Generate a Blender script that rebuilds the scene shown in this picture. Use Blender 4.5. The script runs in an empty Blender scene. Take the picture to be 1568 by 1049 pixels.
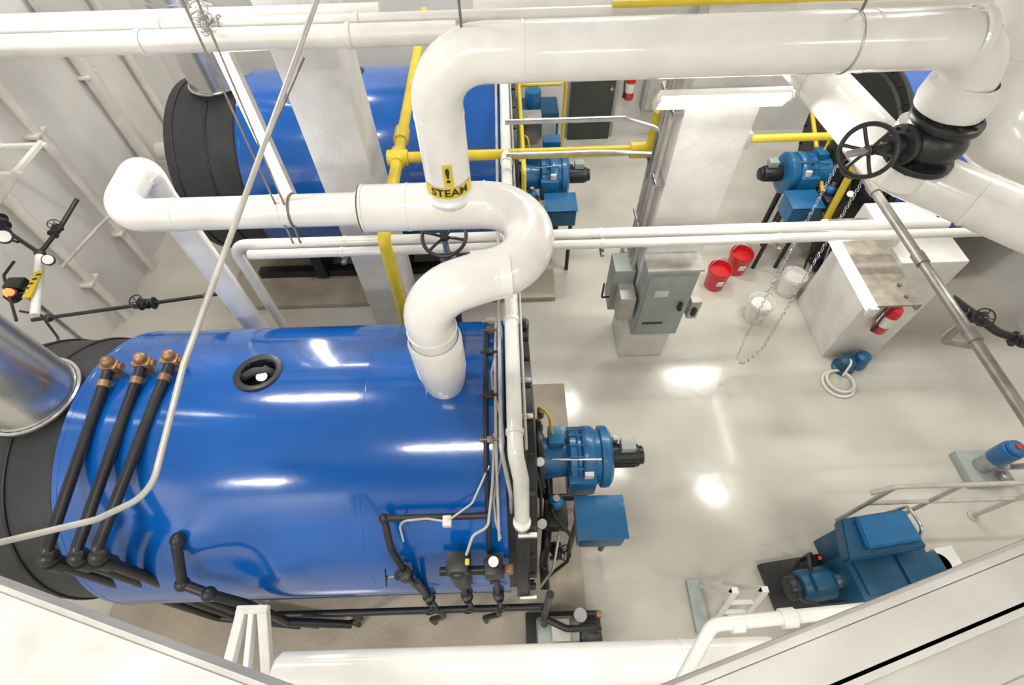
import bpy, bmesh, math, random
from mathutils import Vector, Matrix, Euler
random.seed(4)
V=Vector
# ---------------------------------------------------------------- materials
def mat(name,col,rough=.5,metal=0,var=.08,scale=2.5,bump=0,bscale=30,coat=0,emit=0,rvar=.08,crough=.1):
    m=bpy.data.materials.new(name); m.use_nodes=True
    nt=m.node_tree; N=nt.nodes; L=nt.links; b=N['Principled BSDF']
    tc=N.new('ShaderNodeTexCoord'); no=N.new('ShaderNodeTexNoise')
    no.inputs['Scale'].default_value=scale; no.inputs['Detail'].default_value=6
    L.new(tc.outputs['Object'],no.inputs['Vector'])
    cr=N.new('ShaderNodeValToRGB'); e=cr.color_ramp.elements
    e[0].position=.3; e[1].position=.7
    e[0].color=(*[max(0,c*(1-var)) for c in col],1); e[1].color=(*[min(1,c*(1+var*.5)) for c in col],1)
    L.new(no.outputs['Fac'],cr.inputs['Fac']); L.new(cr.outputs['Color'],b.inputs['Base Color'])
    mr=N.new('ShaderNodeMapRange'); mr.inputs['To Min'].default_value=max(.03,rough-rvar); mr.inputs['To Max'].default_value=min(1,rough+rvar)
    L.new(no.outputs['Fac'],mr.inputs['Value']); L.new(mr.outputs['Result'],b.inputs['Roughness'])
    b.inputs['Metallic'].default_value=metal; b.inputs['Coat Weight'].default_value=coat
    b.inputs['Coat Roughness'].default_value=crough
    if bump:
        n2=N.new('ShaderNodeTexNoise'); n2.inputs['Scale'].default_value=bscale; n2.inputs['Detail'].default_value=4
        L.new(tc.outputs['Object'],n2.inputs['Vector'])
        bp=N.new('ShaderNodeBump'); bp.inputs['Strength'].default_value=bump; bp.inputs['Distance'].default_value=.02
        L.new(n2.outputs['Fac'],bp.inputs['Height']); L.new(bp.outputs['Normal'],b.inputs['Normal'])
    if emit:
        b.inputs['Emission Color'].default_value=(*col,1); b.inputs['Emission Strength'].default_value=emit
    return m
WHITE=mat('white_enamel',(.76,.74,.695),.32,var=.14,scale=3,bump=.15,bscale=14)
WPIPE=mat('white_pipe_jacket',(.79,.77,.73),.22,var=.1,scale=4,bump=.12,bscale=9,coat=.3)
WALL=mat('painted_wall',(.75,.735,.695),.5,var=.10,scale=1.2,bump=.15,bscale=60)
CONC=mat('painted_concrete',(.74,.73,.70),.55,var=.12,scale=4,bump=.25,bscale=25)
LEDGE=mat('scuffed_concrete',(.50,.485,.455),.6,var=.2,scale=5,bump=.5,bscale=22)
BEAMM=mat('beam_paint',(.50,.485,.45),.4,var=.14,scale=4,bump=.15,bscale=14)
FLOOR=mat('epoxy_floor',(.56,.53,.465),.17,var=.16,scale=.9,bump=.09,bscale=7,coat=.35,rvar=.05,crough=.12)
PAD=mat('equipment_pad',(.42,.36,.28),.4,var=.25,scale=2,bump=.2,bscale=30)
BLUE=mat('boiler_blue',(.002,.095,.40),.16,var=.14,scale=1.5,bump=.08,bscale=5,coat=.6,rvar=.05,crough=.07)
BBLUE=mat('burner_blue',(.010,.13,.31),.35,var=.18,scale=6,coat=.2)
DBLUE=mat('dark_blue_paint',(.007,.075,.155),.4,var=.25,scale=6)
BLACK=mat('black_paint',(.018,.018,.02),.4,var=.3,scale=8)
DARK=mat('smokebox_black',(.035,.035,.038),.6,var=.4,scale=3,bump=.3,bscale=12)
STEEL=mat('galvanised_steel',(.55,.55,.55),.35,1,var=.25,scale=8)
SHINY=mat('stainless_stack',(.72,.72,.71),.26,.9,var=.15,scale=3,bump=.12,bscale=7)
GREY=mat('grey_paint',(.36,.40,.38),.42,var=.12,scale=5)
LGREY=mat('light_grey_conduit',(.50,.48,.44),.4,.2,var=.2,scale=8)
BROWN=mat('weathered_pipe',(.25,.20,.16),.5,.5,var=.4,scale=10)
GPIPE=mat('dull_steel_pipe',(.34,.32,.29),.45,.6,var=.3,scale=10)
YEL=mat('gas_yellow',(.68,.51,.03),.4,var=.15,scale=5)
BRASS=mat('brass',(.38,.22,.12),.45,.6,var=.35,scale=12)
RED=mat('red_paint',(.60,.012,.018),.33,var=.1,scale=5,coat=.3)
TAN=mat('dusty_metal_top',(.36,.32,.26),.5,.4,var=.35,scale=9)
TUBE=mat('fluorescent_tube',(1,.98,.94),.4,var=0,emit=12)
REDL=mat('red_indicator',(1,.14,.04),.4,var=0,emit=3)
DOORM=mat('dark_green_door',(.05,.06,.05),.5,var=.2)
# ---------------------------------------------------------------- builder
def align(d):
    d=V(d).normalized(); return V((0,0,1)).rotation_difference(d).to_matrix().to_4x4()
def fillet(pts,rad,n=9):
    pts=[V(p) for p in pts]; q=[pts[0]]
    for p in pts[1:]:
        if (p-q[-1]).length>1e-4: q.append(p)
    pts=q; out=[pts[0]]
    for i in range(1,len(pts)-1):
        p=pts[i]; u=pts[i-1]-p; v=pts[i+1]-p; lu,lv=u.length,v.length; u.normalize(); v.normalize()
        ang=u.angle(v)
        if ang>math.pi-.02 or rad<=0: out.append(p); continue
        t=rad/math.tan(ang/2); mx=min(lu*(1 if i==1 else .5),lv*(1 if i==len(pts)-2 else .5))*.999
        t=min(t,mx); r=t*math.tan(ang/2)
        c=p+(u+v).normalized()*(r/math.sin(ang/2)); a=p+u*t-c; b=p+v*t-c; w=math.pi-ang
        for k in range(n+1):
            s=k/n; out.append(c+(a*math.sin((1-s)*w)+b*math.sin(s*w))/math.sin(w))
    out.append(pts[-1]); res=[out[0]]
    for p in out[1:]:
        if (p-res[-1]).length>1e-5: res.append(p)
    return res
class B:
    def __init__(s): s.bm=bmesh.new(); s.mats=[]
    def mi(s,m):
        if m not in s.mats: s.mats.append(m)
        return s.mats.index(m)
    def add(s,t,m,M=None):
        if M is not None: bmesh.ops.transform(t,matrix=M,verts=t.verts)
        bmesh.ops.recalc_face_normals(t,faces=t.faces)
        i=s.mi(m)
        for f in t.faces: f.material_index=i
        me=bpy.data.meshes.new('t'); t.to_mesh(me); t.free(); s.bm.from_mesh(me); bpy.data.meshes.remove(me)
    def box(s,c,size,m,rot=(0,0,0),bev=.008):
        t=bmesh.new(); bmesh.ops.create_cube(t,size=1)
        bmesh.ops.transform(t,matrix=Matrix.Diagonal((*size,1)),verts=t.verts)
        if bev: bmesh.ops.bevel(t,geom=t.edges[:],offset=min(bev,min(size)*.3),segments=2,profile=.6,affect='EDGES')
        s.add(t,m,Matrix.Translation(c)@Euler(rot).to_matrix().to_4x4())
    def bx(s,x0,x1,y0,y1,z0,z1,m,bev=.008):
        s.box(((x0+x1)/2,(y0+y1)/2,(z0+z1)/2),(abs(x1-x0),abs(y1-y0),abs(z1-z0)),m,bev=bev)
    def beam(s,p1,p2,w,h,m,bev=.004):
        p1=V(p1);p2=V(p2); t=bmesh.new(); bmesh.ops.create_cube(t,size=1)
        bmesh.ops.transform(t,matrix=Matrix.Diagonal((w,h,(p2-p1).length,1)),verts=t.verts)
        if bev: bmesh.ops.bevel(t,geom=t.edges[:],offset=bev,segments=1,affect='EDGES')
        s.add(t,m,Matrix.Translation((p1+p2)/2)@(p2-p1).to_track_quat('Z','Y').to_matrix().to_4x4())
    def lathe(s,o,d,prof,m,seg=32):
        t=bmesh.new(); rings=[]
        for r,h in prof:
            if r<1e-6: rings.append([t.verts.new((0,0,h))])
            else: rings.append([t.verts.new((r*math.cos(2*math.pi*k/seg),r*math.sin(2*math.pi*k/seg),h)) for k in range(seg)])
        for a,b in zip(rings,rings[1:]):
            for k in range(seg):
                k2=(k+1)%seg
                if len(a)==1 and len(b)==1: break
                if len(a)==1: t.faces.new((a[0],b[k],b[k2]))
                elif len(b)==1: t.faces.new((a[k],a[k2],b[0]))
                else: t.faces.new((a[k],a[k2],b[k2],b[k]))
        s.add(t,m,Matrix.Translation(o)@align(d))
    def cyl(s,p1,p2,r,m,r2=None,seg=28,bev=0):
        p1=V(p1);p2=V(p2);h=(p2-p1).length; r2=r if r2 is None else r2
        if bev: pr=[(0,0),(r-bev,0),(r-bev*.3,bev*.3),(r,bev),(r2,h-bev),(r2-bev*.3,h-bev*.3),(r2-bev,h),(0,h)]
        else: pr=[(0,0),(r,0),(r2,h),(0,h)]
        s.lathe(p1,p2-p1,pr,m,seg)
    def tube(s,pts,r,m,bend=.1,seg=20,caps=True):
        P=fillet(pts,bend); t=bmesh.new(); n=len(P); rings=[]
        T=[]
        for i in range(n):
            a=P[i]-P[i-1] if i else P[1]-P[0]; b=P[i+1]-P[i] if i<n-1 else P[i]-P[i-1]
            T.append((a.normalized()+b.normalized()).normalized())
        u=T[0].orthogonal().normalized()
        for i in range(n):
            u=(u-T[i]*u.dot(T[i])).normalized(); w=T[i].cross(u)
            rings.append([t.verts.new(P[i]+u*r*math.cos(2*math.pi*k/seg)+w*r*math.sin(2*math.pi*k/seg)) for k in range(seg)])
        for a,b in zip(rings,rings[1:]):
            for k in range(seg):
                k2=(k+1)%seg; t.faces.new((a[k],a[k2],b[k2],b[k]))
        if caps: t.faces.new(rings[0]); t.faces.new(rings[-1])
        s.add(t,m)
    def torus(s,c,d,R,r,m,seg=28,rs=8,a0=0,a1=2*math.pi):
        t=bmesh.new(); full=abs(a1-a0-2*math.pi)<1e-6; rings=[]
        n=seg if full else seg+1
        for i in range(n):
            a=a0+(a1-a0)*i/seg; e=V((math.cos(a),math.sin(a),0))
            rings.append([t.verts.new(e*(R+r*math.cos(2*math.pi*k/rs))+V((0,0,r*math.sin(2*math.pi*k/rs)))) for k in range(rs)])
        pairs=list(zip(rings,rings[1:]))+([(rings[-1],rings[0])] if full else [])
        for a,b in pairs:
            for k in range(rs):
                k2=(k+1)%rs; t.faces.new((a[k],a[k2],b[k2],b[k]))
        s.add(t,m,Matrix.Translation(c)@align(d))
    def ball(s,c,r,m,sc=(1,1,1)):
        t=bmesh.new(); bmesh.ops.create_uvsphere(t,u_segments=20,v_segments=12,radius=r)
        s.add(t,m,Matrix.Translation(c)@Matrix.Diagonal((*sc,1)))
    def poly(s,pts,z0,z1,m,bev=.01):
        t=bmesh.new(); a=[t.verts.new((x,y,z0)) for x,y in pts]; b=[t.verts.new((x,y,z1)) for x,y in pts]
        t.faces.new(a[::-1]); t.faces.new(b)
        for i in range(len(pts)):
            j=(i+1)%len(pts); t.faces.new((a[i],a[j],b[j],b[i]))
        if bev: bmesh.ops.bevel(t,geom=t.edges[:],offset=bev,segments=2,affect='EDGES')
        s.add(t,m)
    def flange(s,c,d,r,th,m,bolts=8):
        d=V(d).normalized(); c=V(c); s.cyl(c-d*th/2,c+d*th/2,r,m,bev=.005)
        u=d.orthogonal().normalized(); w=d.cross(u)
        for k in range(bolts):
            a=2*math.pi*k/bolts; p=c+(u*math.cos(a)+w*math.sin(a))*r*.82
            s.cyl(p-d*(th/2+.012),p+d*(th/2+.012),r*.08,m,seg=6)
    def wheel(s,c,d,R,m,spokes=5,r=None):
        d=V(d).normalized(); c=V(c); r=r or R*.09; s.torus(c,d,R,r,m,seg=36)
        u=d.orthogonal().normalized(); w=d.cross(u)
        for k in range(spokes):
            a=2*math.pi*k/spokes; e=u*math.cos(a)+w*math.sin(a)
            s.tube([c-d*R*.12,c+e*R*.5,c+e*R],r*.75,m,bend=.02,seg=8)
        s.cyl(c-d*R*.22,c+d*R*.12,R*.2,m,seg=16)
    def valve(s,c,ax,st,R,m,wm=None):
        c=V(c);ax=V(ax).normalized();st=V(st).normalized(); wm=wm or m
        s.ball(c,R*1.25,m); s.flange(c-ax*R*1.5,ax,R*1.5,R*.35,m,6); s.flange(c+ax*R*1.5,ax,R*1.5,R*.35,m,6)
        s.cyl(c-ax*R*1.5,c+ax*R*1.5,R*.8,m); s.cyl(c,c+st*R*2.2,R*.65,m,r2=R*.5); s.flange(c+st*R*1.5,st,R*1.05,R*.3,m,6)
        s.cyl(c,c+st*R*4.2,R*.15,STEEL,seg=8); s.wheel(c+st*R*3.8,st,R*1.6,wm)
    def gauge(s,c,d,r):
        c=V(c); d=V(d).normalized(); s.cyl(c-d*.02,c+d*.02,r,BLACK,bev=.004); s.cyl(c+d*.018,c+d*.022,r*.85,WHITE)
    def clamp(s,c,d,r,m=None,w=.03):
        d=V(d).normalized(); s.cyl(V(c)-d*w/2,V(c)+d*w/2,r,m or WHITE,seg=28)
    def fin(s,name,M=None):
        if M is not None: bmesh.ops.transform(s.bm,matrix=M,verts=s.bm.verts)
        for f in s.bm.faces: f.smooth=True
        for e in s.bm.edges:
            if len(e.link_faces)==2:
                if e.calc_face_angle(0)>.62: e.smooth=False
            else: e.smooth=False
        me=bpy.data.meshes.new(name); s.bm.to_mesh(me); s.bm.free()
        for m in s.mats: me.materials.append(m)
        o=bpy.data.objects.new(name,me); bpy.context.scene.collection.objects.link(o); return o
def text_mesh(txt,size):
    cu=bpy.data.curves.new('txt','FONT'); cu.body=txt; cu.size=size; cu.align_x='CENTER'; cu.align_y='CENTER'; cu.extrude=.0008; cu.offset=.0012
    o=bpy.data.objects.new('txt',cu); bpy.context.scene.collection.objects.link(o)
    bpy.context.view_layer.update()
    me=bpy.data.meshes.new_from_object(o.evaluated_get(bpy.context.evaluated_depsgraph_get()))
    bpy.data.objects.remove(o); return me
def wrap_text(b,txt,size,c,R,ang,m,bold=1.0):
    me=text_mesh(txt,size); t=bmesh.new(); t.from_mesh(me); bpy.data.meshes.remove(me)
    bmesh.ops.triangulate(t,faces=t.faces)
    for v in t.verts:
        x,y,z=v.co; a=ang+x*bold/R; r=R+z+.001
        v.co=V((c[0]+r*math.cos(a),c[1]+r*math.sin(a),c[2]+y))
    b.add(t,m)
# ---------------------------------------------------------------- room
X0,X1,Y0,Y1,ZC=-5.9,7.3,-4.0,9.2,7.6
def slab(name,x0,x1,y0,y1,z0,z1,m):
    b=B(); b.bx(x0,x1,y0,y1,z0,z1,m,bev=0); return b.fin(name)
slab('floor',X0-.2,X1+.2,Y0-.2,Y1+.2,-.2,0,FLOOR)
slab('ceiling',X0-.2,X1+.2,Y0-.2,Y1+.2,ZC,ZC+.2,WALL)
slab('wall_left',X0-.2,X0,Y0,Y1,0,ZC,WALL)
slab('wall_right',X1,X1+.2,Y0,Y1,0,ZC,WALL)
slab('wall_back',X0-.2,X1+.2,Y1,Y1+.2,0,ZC,WALL)
slab('wall_front',X0-.2,X1+.2,Y0-.2,Y0,0,ZC,WALL)
b=B(); b.bx(1.15,2.1,9.12,9.2,0,2.2,GREY); b.bx(1.22,2.03,9.06,9.13,0,2.1,DOORM); b.bx(1.45,1.8,9.04,9.07,1.2,1.8,GREY)
b.cyl((1.95,9.06,1.05),(1.95,8.98,1.05),.03,STEEL); b.fin('door_1')
b=B(); b.bx(2.55,3.2,8.95,9.19,.6,1.9,GREY,.02); b.bx(2.6,3.15,8.93,8.96,.65,1.85,LGREY,.01); b.tube([(2.7,9.1,1.9),(2.7,9.1,4.5)],.03,LGREY,0,10); b.tube([(3.0,9.1,1.9),(3.0,9.1,4.5)],.03,LGREY,0,10); b.fin('wall_control_cabinet')
for i,(y0,y1) in enumerate([(.25,3.45),(4.95,8.0)]):
    b=B(); b.bx(-4.3,.68,y0,y1,0,.09,PAD,bev=.015); b.fin('equipment_pad')
# ---------------------------------------------------------------- boilers
ZB,RB=1.588,1.186
def boiler(M,full=True):
    b=B()
    t=bmesh.new(); nx,na=100,180; rings=[]
    for i in range(nx+1):
        x=-3.2+3.13*i/nx; ring=[]
        for k in range(na):
            a=2*math.pi*k/na
            r=RB
            aa=a if a<math.pi else a-2*math.pi
            if full:
                g=math.exp(-((x+2.05)/.28)**2-((aa+1.08)/.16)**2); r-=.06*g
                g=math.exp(-((x+2.3)/.22)**2-((aa+.90)/.12)**2); r+=.04*g
                g=math.exp(-((x+1.7)/.15)**2-((aa+1.15)/.14)**2); r+=.04*g
            ring.append(t.verts.new((x,r*math.sin(a),ZB+r*math.cos(a))))
        rings.append(ring)
    ph=.15
    for i,(p,q) in enumerate(zip(rings,rings[1:])):
        xm=-3.2+3.13*(i+.5)/nx
        for k in range(na):
            am=2*math.pi*(k+.5)/na
            if math.hypot(xm+1.92,(am-ph)*RB)<.140: continue   # manhole opening
            t.faces.new((p[k],p[(k+1)%na],q[(k+1)%na],q[k]))
    t.faces.new(rings[0]); t.faces.new(rings[-1][::-1]); b.add(t,BLUE)
    for x in (-3.19,-1.1,-.09): b.lathe((x,0,ZB),(1,0,0),[(RB,-.02),(RB+.002,-.018),(RB+.002,.018),(RB,.02)],BLUE,120)
    b.lathe((-4.15,0,ZB),(1,0,0),[(0,-.03),(.5,-.03),(RB-.14,0),(RB-.06,.05),(RB-.06,.9),(RB-.03,.93),(RB-.03,.95)],DARK,72)
    for x in (-4.0,-3.6,-3.25): b.torus((x,0,ZB),(1,0,0),RB-.055,.014,BLACK,72,6)
    for k in range(14):
        a=-1.4+2.8*k/13; p=V((-4.16,math.sin(a)*(RB-.2),ZB+math.cos(a)*(RB-.2))); b.cyl(p,p+V((.05,0,0)),.03,BLACK,seg=8)
    b.lathe((-.07,0,ZB),(1,0,0),[(RB-.04,0),(RB-.04,.05),(RB+.03,.05),(RB+.035,.07),(RB+.035,.13),(RB+.02,.15),(RB-.1,.15),(RB-.12,.21),(.45,.25),(0,.25)],BLACK,96)
    for k in range(28):
        a=2*math.pi*k/28; p=V((.06,math.sin(a)*(RB-.03),ZB+math.cos(a)*(RB-.03))); b.cyl(p,p+V((.07,0,0)),.022,BLACK,seg=6)
        if k%3==0:
            q=V((.0,math.sin(a)*(RB+.05),ZB+math.cos(a)*(RB+.05))); b.cyl(q,q+V((.13,0,0)),.02,STEEL,seg=8)
    b.cyl((.12,RB-.1,ZB-.5),(.12,RB-.1,ZB+.5),.05,BLACK)
    for x in (-2.9,-1.6,-.35):
        b.bx(x-.08,x+.08,-.85,.85,.12,.75,BLACK)
    for y in (-.72,.72): b.bx(-3.9,.1,y-.07,y+.07,.09,.22,BLACK)
    b.cyl((-3.55,.04,ZB+RB-.3),(-3.55,.04,ZB+RB+.0),.31,DARK)
    b.lathe((-3.55,.04,ZB+RB-.02),(0,0,1),[(.33,0),(.33,.015),(.305,.02),(.3,.06),(.3,.9),(.31,.905),(.31,.96),(.3,.965),(.3,2.1),(.31,2.11),(.31,2.16),(.3,2.17),(.3,ZC-ZB-RB)],SHINY,48)
    n=V((0,math.sin(ph),math.cos(ph))); c=V((-1.92,0,ZB))+n*(RB)
    b.lathe(c-n*.05,n,[(.178,.03),(.178,.056),(.172,.060),(.135,.060),(.128,.052),(.128,-.12),(.0,-.12)],BLACK,48)
    b.tube([c+V((-.13,-.01,-.05)),c+V((-.03,.01,.0)),c+V((.06,.03,-.04)),c+V((.12,.03,-.1))],.032,DARK,.05,14)
    b.cyl(c-n*.16,c-n*.01+V((.03,-.03,0)),.04,STEEL,seg=14); b.ball(c+V((.02,.05,-.06)),.045,BLACK)
    return b.fin('fire_tube_boiler',M)
def onshell(x,ph,off=0,yc=1.89): return V((x,yc+(RB+off)*math.sin(ph),ZB+(RB+off)*math.cos(ph)))
def burner(M):
    b=B(); z=1.5
    b.flange((.22,0,z),(1,0,0),.36,.05,BLACK,12)
    b.cyl((.2,0,z),(.5,0,z),.2,BBLUE,r2=.17)
    b.lathe((.47,0,z),(1,0,0),[(0,0),(.24,0),(.265,.02),(.265,.07),(.24,.09),(.24,.12),(.275,.13),(.285,.15),(.285,.22),(.275,.24),(.25,.25),(.25,.29),(.28,.30),(.285,.33),(.28,.37),(.24,.40),(.17,.41),(0,.41)],BBLUE,48)
    for k in range(16):
        a=2*math.pi*k/16; p=V((.6,math.cos(a)*.27,z+math.sin(a)*.27)); b.box(p,(.24,.012,.012),BBLUE,bev=0)
    b.bx(.46,.72,-.3,-.1,z-.2,z+.12,BBLUE,.03)
    b.cyl((.86,0,z),(1.14,0,z),.105,BLACK,bev=.015)
    for k in range(18):
        a=2*math.pi*k/18; b.box((1.0,math.cos(a)*.107,z+math.sin(a)*.107),(.2,.008,.012),BLACK,(a,0,0),bev=0)
    b.cyl((1.14,0,z),(1.18,0,z),.085,BLACK,bev=.01)
    b.bx(.96,1.09,-.02,.1,z+.1,z+.19,GREY); b.box((.93,.13,z+.06),(.05,.05,.1),LGREY)
    b.bx(.3,.44,.02,.2,z+.15,z+.27,BBLUE); b.cyl((.32,-.1,z+.2),(.75,-.14,z+.27),.01,STEEL,seg=8)
    b.bx(.6,.68,-.26,-.22,z+.12,z+.2,WHITE,.004)
    b.tube([(.22,.25,z+.2),(.22,.3,z+.45),(.3,.2,z+.5),(.34,.12,z+.25)],.014,YEL,.05,8); b.cyl((.24,.28,z+.3),(.24,.28,z+.42),.03,BRASS,seg=12)
    b.bx(.52,.93,-.72,-.38,z-.3,z-.02,BBLUE,.012); b.bx(.54,.91,-.735,-.715,z-.28,z-.04,DBLUE,.006)
    b.bx(.505,.945,-.74,-.36,z-.025,z-.01,BBLUE,.004)
    b.cyl((.55,-.5,0.1),(.55,-.5,z-.3),.03,BLACK); b.cyl((.9,-.5,.1),(.9,-.5,z-.3),.03,BLACK)
    b.bx(.24,.44,-.62,-.38,z-.2,z-.02,BLACK,.02); b.ball((.34,-.42,z+.02),.07,BBLUE); b.cyl((.34,-.42,z),(.34,-.42,z+.13),.03,STEEL,seg=12)
    b.valve((.34,-.72,z-.45),(0,1,0),(.5,-.3,.8),.04,BLACK); b.gauge((.2,-.62,z+.1),(.2,-.5,.8),.05); b.gauge((.2,-.2,z+.42),(.2,-.5,.8),.045)
    b.tube([(.16,-.2,z+.4),(.2,-.4,z+.3),(.2,-.62,z+.08),(.25,-.62,z-.1)],.013,BLACK,.05,8)
    b.tube([(.3,-.35,z),(.3,-.55,z+.1),(.45,-.7,z),(.45,-.8,z-.5),(.3,-.8,.3)],.016,BLACK,.08,10)
    b.tube([(.5,-.45,z-.1),(.4,-.5,z-.1),(.3,-.9,z-.3),(.2,-.95,z-.9)],.012,LGREY,.08,8)
    b.tube([(.3,-.1,z-.2),(.3,-.3,z-.3),(.25,-.7,z-.35),(.25,-.7,.5),(.25,-.95,.5)],.045,BLACK,.08,14)
    b.tube([(.75,.0,z-.25),(.75,0,.35),(.3,0,.35)],.04,BLACK,.08,12)
    for y in (-.12,.12): b.beam((.68,y,.2),(.68,y,z-.25),.05,.05,BLACK)
    return b.fin('gas_burner',M)
M1=Matrix.Translation((0,1.89,0)); M2=Matrix.Translation((0,6.3,0)); M3=Matrix.Translation((4.75,6.1,0))@Matrix.Rotation(math.pi,4,'Z')
M3s=M3@Matrix.Diagonal((.55,1,1,1))
boiler(M1); boiler(M2,False); boiler(M3s,False)
burner(Matrix.Translation((0,1.83,0))); burner(Matrix.Translation((0,6.1,-.1))); burner(Matrix.Translation((4.75,6.0,-.1))@Matrix.Rotation(math.pi,4,'Z')@Matrix.Scale(-1,4,(0,1,0)))
# relief / vent pipes
b=B()
for i,x in enumerate((-2.99,-2.76,-2.56)):
    o=onshell(x,.17+.02*i); n=V((0,math.sin(.2),math.cos(.2)))
    b.cyl(o-n*.03,o+n*.12,.04,BRASS); b.box(o+n*.08,(.12,.09,.08),BRASS,bev=.03); b.ball(o+n*.14,.045,BRASS)
    b.cyl(o+V((-.08,.02,.08)),o+V((.08,.02,.08)),.026,BRASS,seg=14)
    b.cyl(o+V((0,.0,.1)),o+V((.0,.07,.14)),.028,BRASS,seg=12)
    s=o+V((0,-.03,.09)); xe=(-3.0,-2.81,-2.68)[i]
    e=V((xe,.84,2.64)); b.tube([s,e,V((xe-.0,.80,2.50)),V((xe+.0,.74,.35)),V((xe+.8,.66,.25))],.036,BLACK,.06,18)
    b.ball(V((xe,.82,2.6)),.06,BLACK); b.cyl(V((xe,.80,2.57)),V((xe,.80,2.47)),.053,BLACK)
    b.cyl(s+(e-s)*.06,s+(e-s)*.10,.042,BRASS,seg=16)
b.fin('relief_vent_piping')
b=B()
b.tube([onshell(-2.33,-.85,-.03),onshell(-2.33,-.85,.08),(-2.36,.72,2.15),(-2.18,.66,2.1),(-2.0,.62,1.9),(-1.95,.58,1.2),(-1.5,.58,.9)],.034,BLACK,.04,16)
for p in ((-2.36,.72,2.15),(-2.18,.66,2.1)): b.ball(p,.052,BLACK)
b.ball(onshell(-2.33,-.85,.06),.05,BLACK); b.box((-1.98,.6,1.75),(.1,.08,.06),BRASS); b.cyl((-1.98,.6,1.7),(-1.98,.6,1.85),.028,BRASS)
b.fin('drain_pipe')
b=B()
arc=[onshell(-.2,.55-1.8*k/16,.07) for k in range(17)]
b.tube(arc,.017,BLACK,0,10); b.tube([p+V((.07,0,.0)) for p in arc[:14]],.011,LGREY,0,8)
wig=[onshell(-.12+.04*math.sin(k*.9),.6-1.5*k/14,.05+.02*math.sin(k)) for k in range(15)]
b.tube(wig,.009,LGREY,.1,8)
for ph,s,mm in ((.42,.045,BROWN),(.2,.035,BLACK),(-.1,.04,BLACK),(-.35,.03,BROWN),(.55,.05,LGREY)):
    b.box(onshell(-.17,ph,.08),(s*1.5,s*1.6,s),mm,(-ph,0,0),bev=.01); b.cyl(onshell(-.24,ph,.08),onshell(-.1,ph,.08),.011,mm,seg=10)
b.tube([(-.92,1.02,2.52),(-.18,1.02,2.52)],.022,BLACK,0,14)
b.tube([(-.9,1.02,2.52),(-.86,.85,2.4),(-.78,.72,2.1),(-.72,.68,1.5)],.024,BLACK,.05,14); b.ball((-.9,1.02,2.52),.036,BLACK)
b.valve((-.8,.74,2.15),(0,0,1),(-1,-.2,.2),.035,BLACK)
b.cyl((-.42,.74,2.3),(-.42,.74,1.85),.07,BLACK,bev=.02); b.bx(-.49,-.34,.7,.84,2.25,2.36,BLACK,.02); b.bx(-.24,-.11,.68,.82,2.15,2.33,BLACK,.02)
b.cyl((-.55,.74,2.2),(-.1,.74,2.2),.03,BLACK); b.gauge((-.17,.76,2.35),(0,-.1,1),.04); b.bx(-.11,-.04,.72,.78,2.1,2.18,BRASS,.01)
b.bx(-.36,-.33,.74,.78,2.36,2.39,YEL); b.bx(-.5,-.44,.95,1.02,2.5,2.56,WHITE)
b.tube([(-.47,.98,2.55),(-.6,1.0,2.56),(-.8,1.0,2.52),(-.78,.9,2.4)],.008,LGREY,.06,8)
b.tube([(-.47,.98,2.55),(-.3,1.08,2.6),(-.18,1.3,2.7)],.008,LGREY,.06,8)
b.tube([(-.35,.8,2.4),(-.3,.9,2.5),(-.2,.95,2.5),(-.16,1.2,2.65),(-.14,1.5,2.78)],.010,LGREY,.06,8)
for x in (-.72,-.42,-.17): b.cyl((x,.7,2.1),(x,.66,1.0),.02,BLACK,seg=12); b.valve((x,.68,1.55),(0,0,1),(.3,-1,.3),.03,BLACK)
b.tube([(-2.4,.66,1.0),(.22,.66,1.0),(.22,.66,.3)],.03,BLACK,.05,14); b.tube([(.22,.62,1.9),(.22,.62,1.0),(.22,.55,.4)],.03,BLACK,.05,14)
for x in (-1.5,-.72,-.2): b.tube([(x,.66,1.0),(x,.66,.6),(x-.15,.66,.4),(x-.15,.66,.12)],.025,BLACK,.05,12)
b.fin('water_column_trim')
b=B()
b.tube([(0,7.6,3.0),(0,1.25,3.0),(.03,1.14,2.85),(.03,1.02,2.5),(0.03,1.0,.1)],.052,WPIPE,.08,20)
for y in (6.2,4.2,2.3,1.4): b.clamp((0,y,3.0),(0,1,0),.06)
b.tube([(-.09,7.6,2.98),(-.09,1.3,2.98),(-.04,1.1,2.7),(-.04,.95,.5)],.014,LGREY,.08,10)
b.tube([(.07,7.6,2.95),(.07,1.3,2.95)],.011,LGREY,0,8)
for z in (2.4,2.1,1.5,.9): b.clamp((0.03,1.0,z),(0,0,1),.062,w=.05)
b.fin('header_pipe_front')
# ---------------------------------------------------------------- main steam pipe
b=B(); X=-.50; RP=.155; XR=-.37; YS=1.92
b.lathe((X,YS,2.70),(0,0,1),[(.13,0),(.135,.05),(.15,.12),(RP+.005,.2),(RP+.02,.3),(RP+.022,.62),(RP+.005,.66)],WPIPE,40)
b.tube([(X,YS,2.85),(X,YS,3.75),(-.1,2.08,3.75),(.0,2.09,3.75)],RP,WPIPE,.27,36)
b.tube([(-.22,2.06,3.75),(.13,2.09,3.75),(.13,2.70,3.75),(-.35,2.70,3.75)],RP,WPIPE,.305,36,)
b.tube([(-.95,2.70,3.75),(-.2,2.70,3.75)],RP,WPIPE,0,36)
b.tube([(XR,2.70,3.7),(XR,2.70,4.72),(2.53,2.70,4.72),(2.53,2.70,3.85)],.142,WPIPE,.27,36)
b.lathe((XR,2.7,3.84),(0,0,1),[(RP,0),(RP+.006,.01),(RP+.006,.03),(.142,.05)],WPIPE,36)
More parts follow.
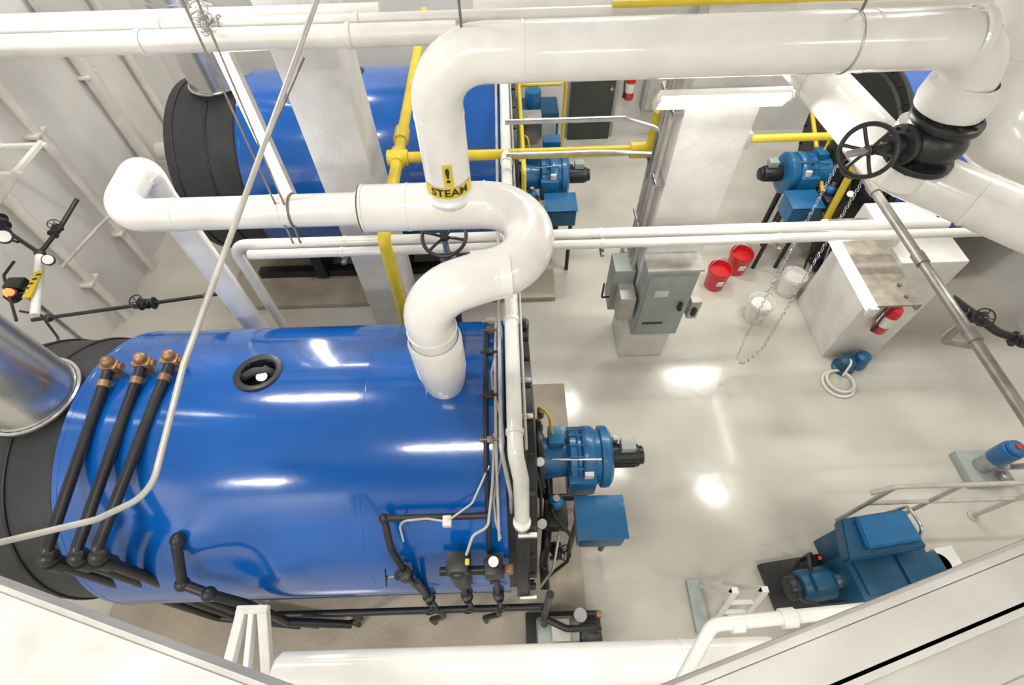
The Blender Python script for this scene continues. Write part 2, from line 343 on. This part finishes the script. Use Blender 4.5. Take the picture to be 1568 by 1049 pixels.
for c,d,r in (((-.95,2.7,3.75),(1,0,0),.160),((-.66,2.7,3.75),(1,0,0),.158),((-.15,2.7,3.75),(1,0,0),.158),((1.85,2.7,4.72),(1,0,0),.145),((.1,2.7,4.72),(1,0,0),.145),((XR,2.7,4.4),(0,0,1),.145),((X,YS,3.44),(0,0,1),.16)): b.clamp(c,d,r,WPIPE,.015)
b.lathe((2.35,2.7,4.72),(1,0,0),[(.142,0),(.152,.01),(.152,.05)],WPIPE,36)
b.lathe((2.53,2.7,4.34),(0,0,1),[(.15,0),(.18,.0),(.19,.05),(.18,.14),(.15,.17)],CONC,36)
b.tube([(-.9,2.70,3.75),(-2.62,2.70,3.75),(-2.62,3.22,3.78),(-2.65,3.22,3.5),(-2.65,3.24,.1)],.108,WPIPE,.2,30)
b.lathe((-.97,2.7,3.75),(1,0,0),[(.108,-.03),(.155,0)],WPIPE,36)
for x in (-1.5,-2.2): b.clamp((x,2.7,3.75),(1,0,0),.111,WPIPE,.02)
ang=-math.pi/2+.13; R=.1475; ZL=3.93
def band(a0,a1,z0,z1,n,m):
    t=bmesh.new(); a=[];c2=[]
    for k in range(n+1):
        an=ang+a0+(a1-a0)*k/n; a.append(t.verts.new((XR+R*math.cos(an),2.7+R*math.sin(an),z0))); c2.append(t.verts.new((XR+R*math.cos(an),2.7+R*math.sin(an),z1)))
    for k in range(n): t.faces.new((a[k],a[k+1],c2[k+1],c2[k]))
    b.add(t,m)
band(-1.25,1.25,ZL-.005,ZL+.075,28,YEL); band(-.19,.19,ZL+.085,ZL+.235,8,YEL)
wrap_text(b,'STEAM',.074,(XR,2.7,ZL+.036),R+.001,ang,BLACK,1.12)
wrap_text(b,'!',.14,(XR,2.7,ZL+.16),R+.001,ang,BLACK,1.3)
b.fin('steam_pipe')
b=B(); b.wheel((-.5,2.95,3.25),(0,-.35,1),.17,BLACK,6); b.cyl((-.5,2.95,3.25),(-.5,2.98,2.9),.025,STEEL); b.cyl((-.5,2.98,3.0),(-.5,2.98,2.7),.07,BLACK,bev=.02)
b.ball((-.52,2.95,2.65),.12,RED); b.flange((-.52,2.95,2.5),(0,0,1),.15,.05,BLACK); b.cyl((-.52,2.95,2.5),(-.52,2.75,2.0),.07,BLACK); b.fin('stop_valve')
b=B()
b.tube([(2.53,2.75,4.2),(2.53,2.75,3.85)],.16,WPIPE,0,32)
b.tube([(2.36,5.4,3.85),(2.58,2.85,3.85),(3.75,1.6,3.85),(6.0,-.8,3.85)],.165,WPIPE,.35,40)
for p,d in (((2.49,3.9,3.85),(-.07,1,0)),((2.93,2.47,3.85),(-.68,.73,0)),((3.3,2.08,3.85),(-.68,.73,0))): b.clamp(p,d,.170,WPIPE,.025)
b.fin('steam_header')
b=B()
b.tube([(3.2,3.25,7.59),(3.2,3.25,3.9),(4.7,1.65,3.9),(6.6,-.4,3.9)],.25,WPIPE,.45,40)
b.clamp((3.2,3.25,4.4),(0,0,1),.256,WPIPE,.03); b.clamp((3.85,2.55,3.9),(-.68,.73,0),.256,WPIPE,.03)
b.fin('insulated_duct')
b=B(); c=V((2.53,2.66,4.17))
b.cyl(c+V((0,0,-.15)),c+V((0,0,.15)),.13,BLACK,bev=.02); b.flange(c+V((0,0,-.13)),(0,0,1),.19,.04,BLACK,10); b.flange(c+V((0,0,.13)),(0,0,1),.19,.04,BLACK,10)
b.ball(c+V((0,-.02,0)),.165,BLACK,(1.1,1,.8))
st=V((-.8,-.2,.02)).normalized(); b.cyl(c,c+st*.3,.09,BLACK,r2=.06); b.flange(c+st*.22,st,.115,.04,BLACK,8)
b.cyl(c,c+st*.58,.02,STEEL); b.cyl(c+st*.3,c+st*.42,.03,BLACK); b.wheel(c+st*.45,st+V((.2,-.35,.35)),.145,BLACK,6,.014)
b.fin('gate_valve')
# chain
b=B()
loop=[V((3.12,4.05,3.02)),V((3.1,3.95,1.5)),V((3.02,3.75,.6)),V((2.95,3.6,.3)),V((3.0,3.5,.32)),V((3.12,3.5,.7)),V((3.2,3.65,1.6)),V((3.25,3.8,3.02))]
F=fillet(loop,.3,6); d=0; acc=[F[0]]
for p,q in zip(F,F[1:]):
    L=(q-p).length; s=0
    while s+ .045-d<=L:
        s+=.045-d; d=0; acc.append(p+(q-p)*(s/L))
    d+=L-s
for i in range(len(acc)-1):
    dd=(acc[i+1]-acc[i]); ax=dd.cross(V((1,0,0)) if i%2 else V((0,1,.3)))
    if ax.length<1e-6: continue
    b.torus((acc[i]+acc[i+1])/2,ax,.017,.004,STEEL,8,5)
b.torus((3.18,3.92,3.03),(.5,.5,0),.1,.012,BLACK); b.cyl((3.05,3.85,3.1),(3.3,3.98,3.1),.02,BLACK)
b.fin('pull_chain')
# ---------------------------------------------------------------- columns
def column(x0,x1,y0,y1,top=ZC):
    b=B(); b.bx(x0,x1,y0,y1,0,top,CONC,.03); return b.fin('concrete_column')
column(-1.88,-1.34,4.32,4.9); column(1.47,2.09,3.9,4.5)
b=B(); b.bx(4.3,5.05,3.8,4.8,0,1.85,CONC,.02); b.fin('concrete_pier')
b=B(); b.bx(1.47,2.03,3.66,3.89,.85,2.0,GREY,.015); b.bx(1.5,2.0,3.64,3.67,.9,1.93,GREY,.01)
b.bx(1.45,2.05,3.63,3.89,2.0,2.03,LGREY,.005); b.cyl((1.93,3.64,1.4),(1.93,3.6,1.4),.025,BLACK); b.bx(1.91,1.95,3.6,3.64,1.4,1.5,BLACK)
b.bx(1.6,1.75,3.632,3.645,1.6,1.7,WHITE,.002); b.bx(1.56,1.8,3.632,3.645,1.1,1.13,BLACK,.002)
b.bx(2.1,2.22,3.7,3.85,1.1,1.4,LGREY); b.box((2.15,3.68,1.25),(.05,.04,.12),BLACK); b.bx(2.02,2.11,3.75,3.8,1.2,1.3,LGREY); b.fin('electrical_panel')
b=B(); b.bx(1.2,1.44,3.95,4.25,1.0,1.7,GREY,.015); b.bx(1.26,1.44,3.7,3.95,1.1,1.5,LGREY,.01); b.tube([(1.22,4.0,1.2),(1.1,3.95,1.25),(1.1,3.95,1.5)],.012,BLACK,.03,8)
b.bx(1.35,1.46,4.25,4.44,1.3,1.7,GREY,.01); b.fin('disconnect_switch')
b=B()
for i,(x,y) in enumerate(((1.4,3.98),(1.4,4.08),(1.4,4.18),(1.41,4.3))): b.tube([(x,y,1.7),(x,y,4.0+.04*i),(x-.1,y,6+.1*i)],.02,LGREY,.08,10)
for z in (2.2,2.9,3.6): b.bx(1.38,1.47,3.9,4.4,z,z+.04,STEEL)
b.tube([(1.3,3.9,3.0),(1.3,3.9,3.5),(1.0,3.9,3.6),(.0,3.9,3.6)],.022,STEEL,.1,10)
b.tube([(1.36,4.05,3.15),(.9,4.1,3.15),(0,4.1,3.15)],.02,STEEL,.1,10)
b.fin('electrical_conduit')
def fixture(c,L,ax,down=(0,0,-1),power=60,hang=None,w=.16,light=True,name='fluorescent_light'):
    c=V(c); ax=V(ax).normalized(); dn=V(down).normalized(); sd=ax.cross(dn)
    R=Matrix((ax,sd,dn)).transposed().to_4x4(); T=Matrix.Translation(c)@R
    bb=B(); bb.box((0,0,-.03),(L,w,.05),WHITE,bev=.008)
    bb.box((-L/2,0,.0),(.03,w,.06),WHITE,bev=.005); bb.box((L/2,0,.0),(.03,w,.06),WHITE,bev=.005)
    for s in (-.28*w,.28*w): bb.cyl((-L/2+.02,s,.02),(L/2-.02,s,.02),.019,TUBE,seg=14)
    if hang:
        for s in (-.35,.35): bb.cyl((s*L,0,-.05),(s*L,0,-.05-hang),.005,STEEL,seg=6)
    o=bb.fin(name,T)
    if light:
        ld=bpy.data.lights.new(name+'_lamp','AREA'); ld.shape='RECTANGLE'; ld.size=L; ld.size_y=w; ld.energy=power; ld.color=(1,.98,.94)
        lo=bpy.data.objects.new(name+'_lamp',ld); bpy.context.scene.collection.objects.link(lo)
        RR=Matrix((ax,-sd,-dn)).transposed().to_4x4()
        lo.parent=o; lo.matrix_world=Matrix.Translation(c+dn*.06)@RR
    return o
for p,pw in (((-1.0,-.1,6.9),70),((-4.2,-2.6,6.9),170),((4.4,4.1,6.9),145),((-3.2,3.6,6.9),100),((1.0,6.8,6.9),125),((4.6,-1.6,6.9),70),((5.2,7.6,6.9),95),((-3.4,7.8,6.9),95),((1.2,-2.6,6.9),70)):
    fixture(p,1.4,(1,0,0),(0,0,-1),pw,hang=.64,w=.3)
fixture((1.66,3.70,3.85),1.0,(1,0,0),(0,-.8,-.6),18)
fixture((2.0,4.7,3.3),.9,(1,0,0),(0,-.5,-.8),18)
fixture((-2.25,4.3,3.5),1.75,(0,0,1),(-.5,-.85,0),20,w=.15)
b=B(); b.bx(3.58,4.02,3.05,4.3,2.04,2.07,TAN,.005); b.bx(3.58,3.61,3.05,4.3,1.98,2.05,TAN,0); b.bx(3.99,4.02,3.05,4.3,1.98,2.05,TAN,0)
for y in (3.15,3.3,4.2): b.cyl((3.9,y,2.05),(3.9,y,2.09),.02,BROWN,seg=8)
b.cyl((3.55,3.07,2.0),(3.55,4.28,2.0),.04,TUBE,seg=14)
b.bx(4.0,4.29,4.0,4.1,1.9,2.04,WHITE); b.bx(3.51,3.60,3.02,3.06,1.94,2.05,WHITE); b.bx(3.51,3.60,4.28,4.32,1.94,2.05,WHITE)
o=b.fin('wall_bracket_light')
b=B()
b.tube([(-2.72,3.72,.1),(-2.72,3.72,2.5),(4.3,3.72,2.5)],.055,WPIPE,.15,20); b.tube([(-2.5,3.56,2.52),(5.3,3.56,2.52)],.045,WPIPE,.1,20)
for x in (-1.6,-.6,.9,2.6): b.bx(x-.02,x+.02,3.48,3.8,2.42,2.46,STEEL); b.clamp((x,3.72,2.5),(1,0,0),.06); b.clamp((x,3.56,2.52),(1,0,0),.05)
b.fin('condensate_pipes')
b=B()
b.tube([(-5.9,3.58,4.44),(-.3,3.58,4.44)],.07,WHITE,0,24); b.tube([(-5.9,3.86,4.42),(.75,3.86,4.42)],.04,WHITE,0,24)
for x in (-4,-2.35,-1): b.clamp((x,3.58,4.44),(1,0,0),.078,WHITE); b.clamp((x,3.86,4.42),(1,0,0),.048,WHITE)
b.valve((-2.0,3.86,4.42),(1,0,0),(0,-.6,.8),.04,STEEL,GREY); b.valve((-1.9,3.58,4.44),(1,0,0),(.1,-.2,1),.04,STEEL,GREY)
b.fin('overhead_water_pipes')
b=B(); b.tube([(-.2,4.12,4.35),(7.3,4.12,4.35)],.09,WPIPE,0,24); b.tube([(-5.9,4.2,4.33),(-.9,4.2,4.33)],.06,WPIPE,0,24); b.fin('overhead_vent_pipe')
b=B()
b.tube([(-1.02,7.5,3.0),(-1.06,3.22,3.0),(-1.10,3.22,1.0)],.055,YEL,.09,20)
b.tube([(-1.05,4.33,3.0),(1.4,4.33,3.0),(1.4,4.33,3.4)],.05,YEL,.08,20)
for c,d in (((-1.05,4.33,3.0),(0,1,0)),((-1.05,4.33,3.0),(1,0,0)),((-1.05,4.7,3.0),(0,1,0)),((1.3,4.33,3.0),(1,0,0))): b.cyl(V(c)-V(d)*.1,V(c)+V(d)*.1,.075,YEL,bev=.01)
b.bx(-1.2,-.95,3.5,3.6,2.9,2.95,YEL)
b.tube([(.2,7.4,2.3),(.2,5.0,2.3),(.2,5.0,1.6)],.03,YEL,.06,14); b.tube([(.2,6.9,2.3),(.8,6.9,2.3),(.8,7.4,2.3)],.03,YEL,.06,14)
b.tube([(.2,8.1,2.0),(1.0,8.1,2.0),(1.0,8.1,.3)],.03,YEL,.06,12)
b.tube([(.75,3.82,4.48),(7.28,3.82,4.48)],.022,YEL,0,12)
b.tube([(2.4,5.2,2.5),(4.2,5.2,2.5),(4.3,5.2,1.2),(4.3,5.6,.5)],.045,YEL,.08,16); b.tube([(4.4,5.1,1.0),(4.4,6.9,1.9)],.03,YEL,.05,12)
b.tube([(4.0,5.2,2.5),(4.0,7.5,2.6)],.035,YEL,.05,12)
b.tube([(-1.9,3.2,.9),(-1.9,3.5,.9),(-1.9,3.5,.1)],.03,YEL,.05,12)
b.bx(2.5,2.8,5.15,5.25,2.4,2.6,LGREY)
b.fin('gas_pipe')
b=B(); b.tube([(.1,7.1,2.4),(1.0,7.1,2.4)],.05,WHITE,0,14); b.tube([(.1,7.45,2.4),(.9,7.45,2.4)],.04,WHITE,0,14)
b.valve((.45,7.1,2.4),(1,0,0),(0,-.3,1),.05,BLACK); b.valve((.7,7.3,2.4),(1,0,0),(0,-.3,1),.05,BLACK,RED); b.bx(.55,.8,6.6,6.8,1.2,1.6,BBLUE); b.bx(.25,.55,7.0,7.3,1.3,1.7,STEEL)
b.bx(.05,.95,8.35,8.9,0,1.0,DBLUE,.03); b.bx(.1,.9,8.3,8.36,.2,.9,GREY,.01); b.cyl((.5,8.6,1.0),(.5,8.6,1.3),.14,BBLUE,bev=.02); b.fin('gas_train')
b=B(); b.tube([(3.05,4.2,3.2),(3.05,-.5,3.2)],.035,GPIPE,0,14)
for y in (3.4,2.6,1.9): b.cyl((3.05,y-.05,3.2),(3.05,y+.05,3.2),.045,GPIPE)
b.tube([(3.05,2.0,3.2),(3.05,2.0,3.0),(3.4,2.0,2.9)],.028,GPIPE,.05,12); b.fin('sprinkler_pipe')
b=B(); b.tube([(3.75,2.7,2.6),(4.05,2.4,2.5),(4.9,1.9,2.5),(7.3,1.9,2.5)],.035,BLACK,.1,14)
for p in ((3.9,2.55,2.53),(4.2,2.3,2.5)): b.valve(p,(1,-.5,0),(-.3,-.6,.7),.045,BLACK)
b.fin('wall_valve_manifold')
# left wall services
b=B()
for y,r in ((4.9,.06),(5.9,.06),(7.3,.09),(8.3,.06)): 
    b.tube([(-5.8,y,.0),(-5.8,y,ZC)],r,WHITE,0,18)
    for z in (.8,2.4,4.0): b.bx(-5.9,-5.74,y-.12,y+.12,z,z+.04,WHITE)
b.tube([(-5.75,7.6,1.0),(-5.0,7.6,1.0),(-4.6,7.4,1.6),(-4.3,7.4,2.4)],.14,WHITE,.3,24)
b.tube([(-5.9,4.3,3.9),(-5.3,4.3,3.9),(-5.3,8.8,3.9)],.07,WHITE,.15,20)
b.fin('wall_conduit')
b=B()
b.bx(-5.9,-5.0,4.55,4.6,2.75,2.8,WHITE); b.bx(-5.9,-5.0,5.05,5.1,2.75,2.8,WHITE); b.beam((-5.05,4.55,2.8),(-5.05,5.1,2.8),.05,.05,WHITE); b.beam((-5.05,4.58,2.78),(-5.85,4.58,2.2),.04,.04,WHITE); b.beam((-5.5,4.55,2.8),(-5.5,5.1,2.8),.05,.05,WHITE)
b.fin('pipe_support_bracket')
b=B()
b.tube([(-5.6,4.5,2.4),(-5.3,4.2,2.3),(-4.85,3.9,2.3),(-4.7,4.2,2.4),(-4.6,4.5,2.5)],.022,BLACK,.06,12)
b.valve((-5.45,4.35,2.35),(.6,-.7,0),(-.2,-.3,1),.045,BLACK); b.valve((-4.75,4.15,2.38),(0,1,0),(.6,-.2,.8),.035,BLACK); b.ball((-4.85,3.9,2.3),.05,BLACK)
b.tube([(-4.85,3.9,2.3),(-4.75,3.5,2.2),(-4.6,3.15,2.2)],.04,WHITE,.1,14)
b.box((-4.74,3.5,2.27),(.08,.36,.02),YEL,(0,0,.15)); 
for k in range(5): b.box((-4.775+.01*k,3.38+.06*k,2.283),(.045,.02,.004),BLACK,(0,0,.15),bev=0)
b.tube([(-4.6,3.1,2.2),(-2.75,3.38,2.2)],.018,BLACK,0,12); b.valve((-3.55,3.26,2.2),(1,.1,0),(0,-.5,.8),.04,BLACK); b.ball((-3.0,3.34,2.2),.035,BROWN); b.ball((-4.45,3.12,2.2),.04,BLACK)
b.tube([(-4.4,3.6,2.4),(-3.9,4.0,2.7),(-2.9,3.95,2.7)],.016,LGREY,.3,10)
b.tube([(-4.9,3.3,2.1),(-4.6,3.2,2.15),(-4.35,2.95,2.1),(-4.3,2.7,2.0)],.012,BLACK,.08,8)
b.tube([(-5.2,3.9,2.2),(-5.2,3.7,2.2),(-4.75,3.1,2.2)],.014,BLACK,.05,8); b.gauge((-5.15,4.0,2.45),(.5,-.4,.7),.07); b.gauge((-4.65,3.75,2.35),(.4,-.4,.7),.055)
b.cyl((-5.15,4.0,2.43),(-5.2,4.1,2.28),.012,BLACK,seg=8); b.cyl((-4.65,3.75,2.33),(-4.8,3.8,2.28),.012,BLACK,seg=8)
b.fin('left_valve_piping')
b=B(); b.cyl((-5.0,3.45,2.12),(-5.0,3.45,2.2),.065,BLACK); b.lathe((-5.0,3.45,2.2),(0,0,1),[(.045,0),(.045,.025),(.03,.05),(0,.055)],REDL,20); b.bx(-5.12,-4.94,3.52,3.66,2.05,2.22,BLACK,.02); b.cyl((-5.02,3.56,0),(-5.02,3.56,2.1),.025,STEEL); b.fin('warning_beacon')
# floor items
def bucket(x,y,m,fill):
    b=B(); b.lathe((x,y,0),(0,0,1),[(0,0),(.14,0),(.145,.01),(.165,.33),(.175,.335),(.175,.35),(.172,.375),(.163,.375),(.157,.33),(.135,.06),(0,.05)],m,36)
    b.torus((x,y,.33),(0,0,1),.172,.006,m); b.cyl((x,y,.1),(x,y,.29),.152,fill,seg=28)
    b.torus((x,y-.0,.33),(.1,-.8,.45),.172,.004,STEEL,24,6,0,math.pi); b.box((x,y-.166,.2),(.1,.008,.1),WHITE,(.07,0,0),bev=.002)
    b.fin('bucket')
bucket(3.14,5.17,RED,RED); bucket(3.55,5.47,RED,RED); bucket(3.56,4.52,WPIPE,WPIPE); bucket(4.2,5.0,WPIPE,WPIPE)
def extinguisher(x,y,z):
    b=B(); b.lathe((x,y,z),(0,0,1),[(0,0),(.075,0),(.085,.015),(.085,.38),(.07,.43),(.03,.46),(.03,.49),(0,.49)],RED,28)
    b.cyl((x,y,z+.48),(x,y,z+.54),.028,BLACK); b.beam((x-.02,y,z+.55),(x+.12,y,z+.58),.02,.02,BLACK); b.beam((x-.02,y,z+.53),(x+.11,y,z+.5),.02,.015,STEEL)
    b.tube([(x,y,z+.52),(x-.1,y-.03,z+.5),(x-.12,y-.03,z+.3),(x-.1,y-.03,z+.12)],.013,BLACK,.05,10); b.cyl((x-.1,y-.03,z+.16),(x-.1,y-.03,z+.04),.016,BLACK,r2=.024)
    b.lathe((x,y,z),(0,0,1),[(.086,.14),(.0865,.15),(.0865,.3),(.086,.31)],WHITE,28); b.box((x,y+.09,z+.25),(.06,.03,.3),BLACK); b.fin('fire_extinguisher')
extinguisher(4.6,3.69,.75); extinguisher(2.3,9.09,.8)
b=B(); b.torus((4.35,3.35,.02),(0,0,1),.2,.02,WHITE,40,8); b.torus((4.37,3.37,.05),(0,.05,1),.17,.018,WHITE,40,8); b.fin('coiled_hose')
b=B(); b.lathe((4.5,3.6,0),(0,0,1),[(.0,0),(.13,0),(.14,.04),(.11,.06),(.1,.2),(.05,.24),(0,.24)],DBLUE,24); b.lathe((4.72,3.65,0),(0,0,1),[(.0,0),(.1,0),(.11,.04),(.09,.22),(.05,.26),(0,.26)],BBLUE,24); b.tube([(4.5,3.6,.22),(4.45,3.5,.3),(4.4,3.42,.1)],.015,WHITE,.06,8); b.fin('floor_sump_pump')
b=B(); b.bx(.05,.8,.25,.72,.09,.2,BLACK); b.cyl((.15,.5,.42),(.55,.5,.42),.15,GREY,bev=.03); b.cyl((.55,.5,.42),(.75,.5,.42),.17,BLACK,bev=.03)
b.cyl((.55,.62,.45),(.55,.62,.72),.06,STEEL); b.bx(.28,.45,.42,.6,.55,.66,LGREY); b.tube([(.7,.5,.55),(.7,.5,.8),(.4,.5,.85),(.2,.6,.8)],.03,BLACK,.06,12); b.bx(.3,.62,.3,.4,.5,.6,WHITE); b.box((.72,.62,.7),(.05,.05,.12),BRASS)
b.fin('feedwater_pump')
b=B(); R=Matrix.Translation((3.34,.95,0))@Matrix.Rotation(.12,4,'Z')@Matrix.Scale(.76,4)
b.bx(-.95,1.25,-.4,.35,.0,.14,BLACK)
b.cyl((-.75,-.05,.5),(-.3,-.05,.5),.2,DBLUE,bev=.04); b.cyl((-.9,-.05,.5),(-.75,-.05,.5),.15,BLACK,bev=.03); b.bx(-.65,-.4,-.15,.05,.66,.78,DBLUE,.02)
b.cyl((-.3,-.05,.5),(-.15,-.05,.5),.1,STEEL)
b.bx(-.2,.9,-.36,.2,.14,.86,DBLUE,.05); b.bx(-.12,.4,-.3,.14,.86,.9,DBLUE,.02); b.bx(.45,.85,-.3,.14,.86,.9,DBLUE,.02)
b.bx(-.18,.6,.12,.5,.3,1.02,DBLUE,.03); b.poly([(-.36,.08),(.68,.08),(.62,.56),(-.2,.56)],1.0,1.2,DBLUE,.02); b.poly([(-.1,.16),(.62,.16),(.6,.54),(-.05,.54)],1.2,1.28,BBLUE,.02)
b.tube([(-.6,.1,.7),(-.6,.25,.8),(-.45,.3,.6),(-.4,.3,.2)],.03,BLACK,.06,12); b.tube([(-.85,-.1,.6),(-.95,-.2,.75),(-.7,-.3,.75),(-.3,-.3,.6)],.02,BLACK,.06,10)
b.ball((-.5,.2,.86),.025,RED); b.cyl((1.0,-.1,.14),(1.0,-.1,.8),.18,DBLUE,bev=.03); b.bx(1.05,1.3,-.3,.1,.7,.8,CONC)
b.tube([(.7,.1,.9),(.75,.3,1.2),(.8,.6,1.1),(.9,.7,.2)],.02,STEEL,.1,10)
b.fin('feedwater_pump_set',R)
b=B(); YR=1.58
b.tube([(3.5,YR,.95),(3.65,YR,1.12),(6.2,YR,1.12)],.024,LGREY,.06,12); b.tube([(3.65,YR,.62),(6.2,YR,.62)],.022,LGREY,0,12)
for x in (4.3,5.2,6.0): b.cyl((x,YR,0),(x,YR,1.12),.022,LGREY,seg=14); b.cyl((x,YR,0),(x,YR,.015),.06,LGREY)
b.tube([(3.65,YR,1.1),(3.65,YR,0)],.022,LGREY,0,12)
b.fin('guard_rail')
b=B(); b.bx(-.2,.3,-.2,.2,0,.12,GREY); b.cyl((0,0,.12),(0,0,.35),.09,STEEL); b.cyl((0,0,.35),(0,0,.62),.11,BBLUE,bev=.02); b.cyl((0,0,.62),(0,0,.68),.09,BBLUE,bev=.02); b.cyl((0,0,.68),(0,0,.7),.03,RED); b.bx(.08,.2,-.05,.05,.4,.55,RED); b.tube([(0,0,.2),(.25,-.05,.2),(.3,-.15,.5)],.035,STEEL,.06,12); b.ball((.15,-.15,.18),.06,STEEL); b.fin('circulation_pump',Matrix.Translation((5.5,2.12,0)))
b=B()
for x in (1.93,2.2):
    b.beam((x,.55,.0),(x,.75,.95),.06,.05,WHITE); b.beam((x,.95,.0),(x,.75,.95),.06,.05,WHITE)
for t in (.2,.45,.7): b.beam((1.9,.55+.2*t,.95*t),(2.23,.55+.2*t,.95*t),.04,.04,WHITE)
b.bx(1.78,1.93,.5,1.0,0,.06,GREY); b.fin('strut_stand')
b=B(); b.tube([(-1.2,.13,3.0),(1.25,.13,3.0)],.1,WPIPE,0,32); b.lathe((-1.22,.13,3.0),(1,0,0),[(0,0),(.085,0),(.1,.02)],WPIPE,32); b.clamp((.8,.13,3.0),(1,0,0),.104,WPIPE)
b.fin('insulated_return_pipe')
b=B()
b.beam((-1.5,-.1,2.95),(-1.42,.42,3.1),.05,.05,WHITE); b.beam((-1.25,-.1,2.85),(-1.32,.42,3.1),.05,.05,WHITE); b.beam((-1.38,-.1,2.9),(-1.37,.42,3.1),.03,.05,WHITE); b.beam((-1.45,.41,3.1),(-1.29,.41,3.1),.04,.04,WHITE)
b.fin('strut_bracket')
b=B(); b.tube([(.45,-.2,3.45),(.82,.24,3.5),(1.5,.28,3.5)],.028,WPIPE,.08,18); b.cyl((1.12,.255,3.5),(1.18,.258,3.5),.04,WPIPE); b.cyl((.9,.24,3.5),(.95,.242,3.5),.036,WPIPE); b.fin('hand_rail_pipe')
b=B(); b.poly([(-2.6,.66),(-.52,.01),(-.45,-.35),(-2.6,-.5)],4.25,4.5,LEDGE,.015); b.fin('concrete_ledge')
b=B(); L=3.4
for y0,y1,z0,z1 in ((-.02,.0,-.1,.1),(-.03,.0,-.1,-.06),(-.12,-.02,.07,.1),(-.13,-.10,.0,.1),(-.25,-.12,.0,.02),(-.29,-.24,-.04,.025),(-.41,-.28,-.06,.0),(-.44,-.40,-.06,.05)):
    b.bx(-.3,L,y0,y1,z0,z1,BEAMM,.006)
b.bx(-.3,L,-.45,-.02,-.12,-.1,BEAMM,.004)
for x in (.35,1.1,1.9): b.cyl((x,-.185,.02),(x,-.185,.035),.02,STEEL,seg=6)
b.fin('steel_channel_beam',Matrix.Translation((.40,.035,4.5))@Matrix.Rotation(.28,4,'Z'))
b=B()
b.tube([(-.85,2.75,5.0),(-1.28,1.1,4.35),(-1.36,.66,4.15),(-1.55,.58,4.12),(-2.4,.40,4.1)],.012,LGREY,.16,12); b.fin('flexible_conduit')
b=B()
for p,q in (((-1.62,3.1,4.9),(-1.4,2.55,3.6)),((-1.7,3.1,4.9),(-1.45,2.55,3.6)),((-.2,2.7,6.5),(-.2,2.7,4.7)),((1.75,2.7,7.6),(1.75,2.7,4.6)),((3.0,2.3,3.8),(3.3,2.6,7.6)),((-1.6,3.0,4.0),(-1.35,3.6,4.3))):
    b.cyl(p,q,.007,BROWN,seg=8)
b.torus((1.75,2.7,4.72),(1,0,0),.145,.005,STEEL); b.torus((-1.42,2.7,3.75),(1,0,0),.113,.008,BROWN)
b.fin('pipe_hanger_rods')
# ---------------------------------------------------------------- camera / world
cam=bpy.data.cameras.new('camera'); cam.sensor_width=36; cam.lens=780/1568*36; cam.clip_start=.05
co=bpy.data.objects.new('camera',cam); bpy.context.scene.collection.objects.link(co)
co.matrix_world=Matrix.Translation((0,0,6))@Matrix.Rotation(math.radians(35),4,'X')@Matrix.Rotation(math.radians(-1.8),4,'Z')
bpy.context.scene.camera=co
w=bpy.data.worlds.new('world'); bpy.context.scene.world=w; w.use_nodes=True; w.node_tree.nodes['Background'].inputs['Color'].default_value=(.9,.95,1,1); w.node_tree.nodes['Background'].inputs['Strength'].default_value=.3
vs=bpy.context.scene.view_settings; vs.view_transform='Standard'; vs.exposure=0
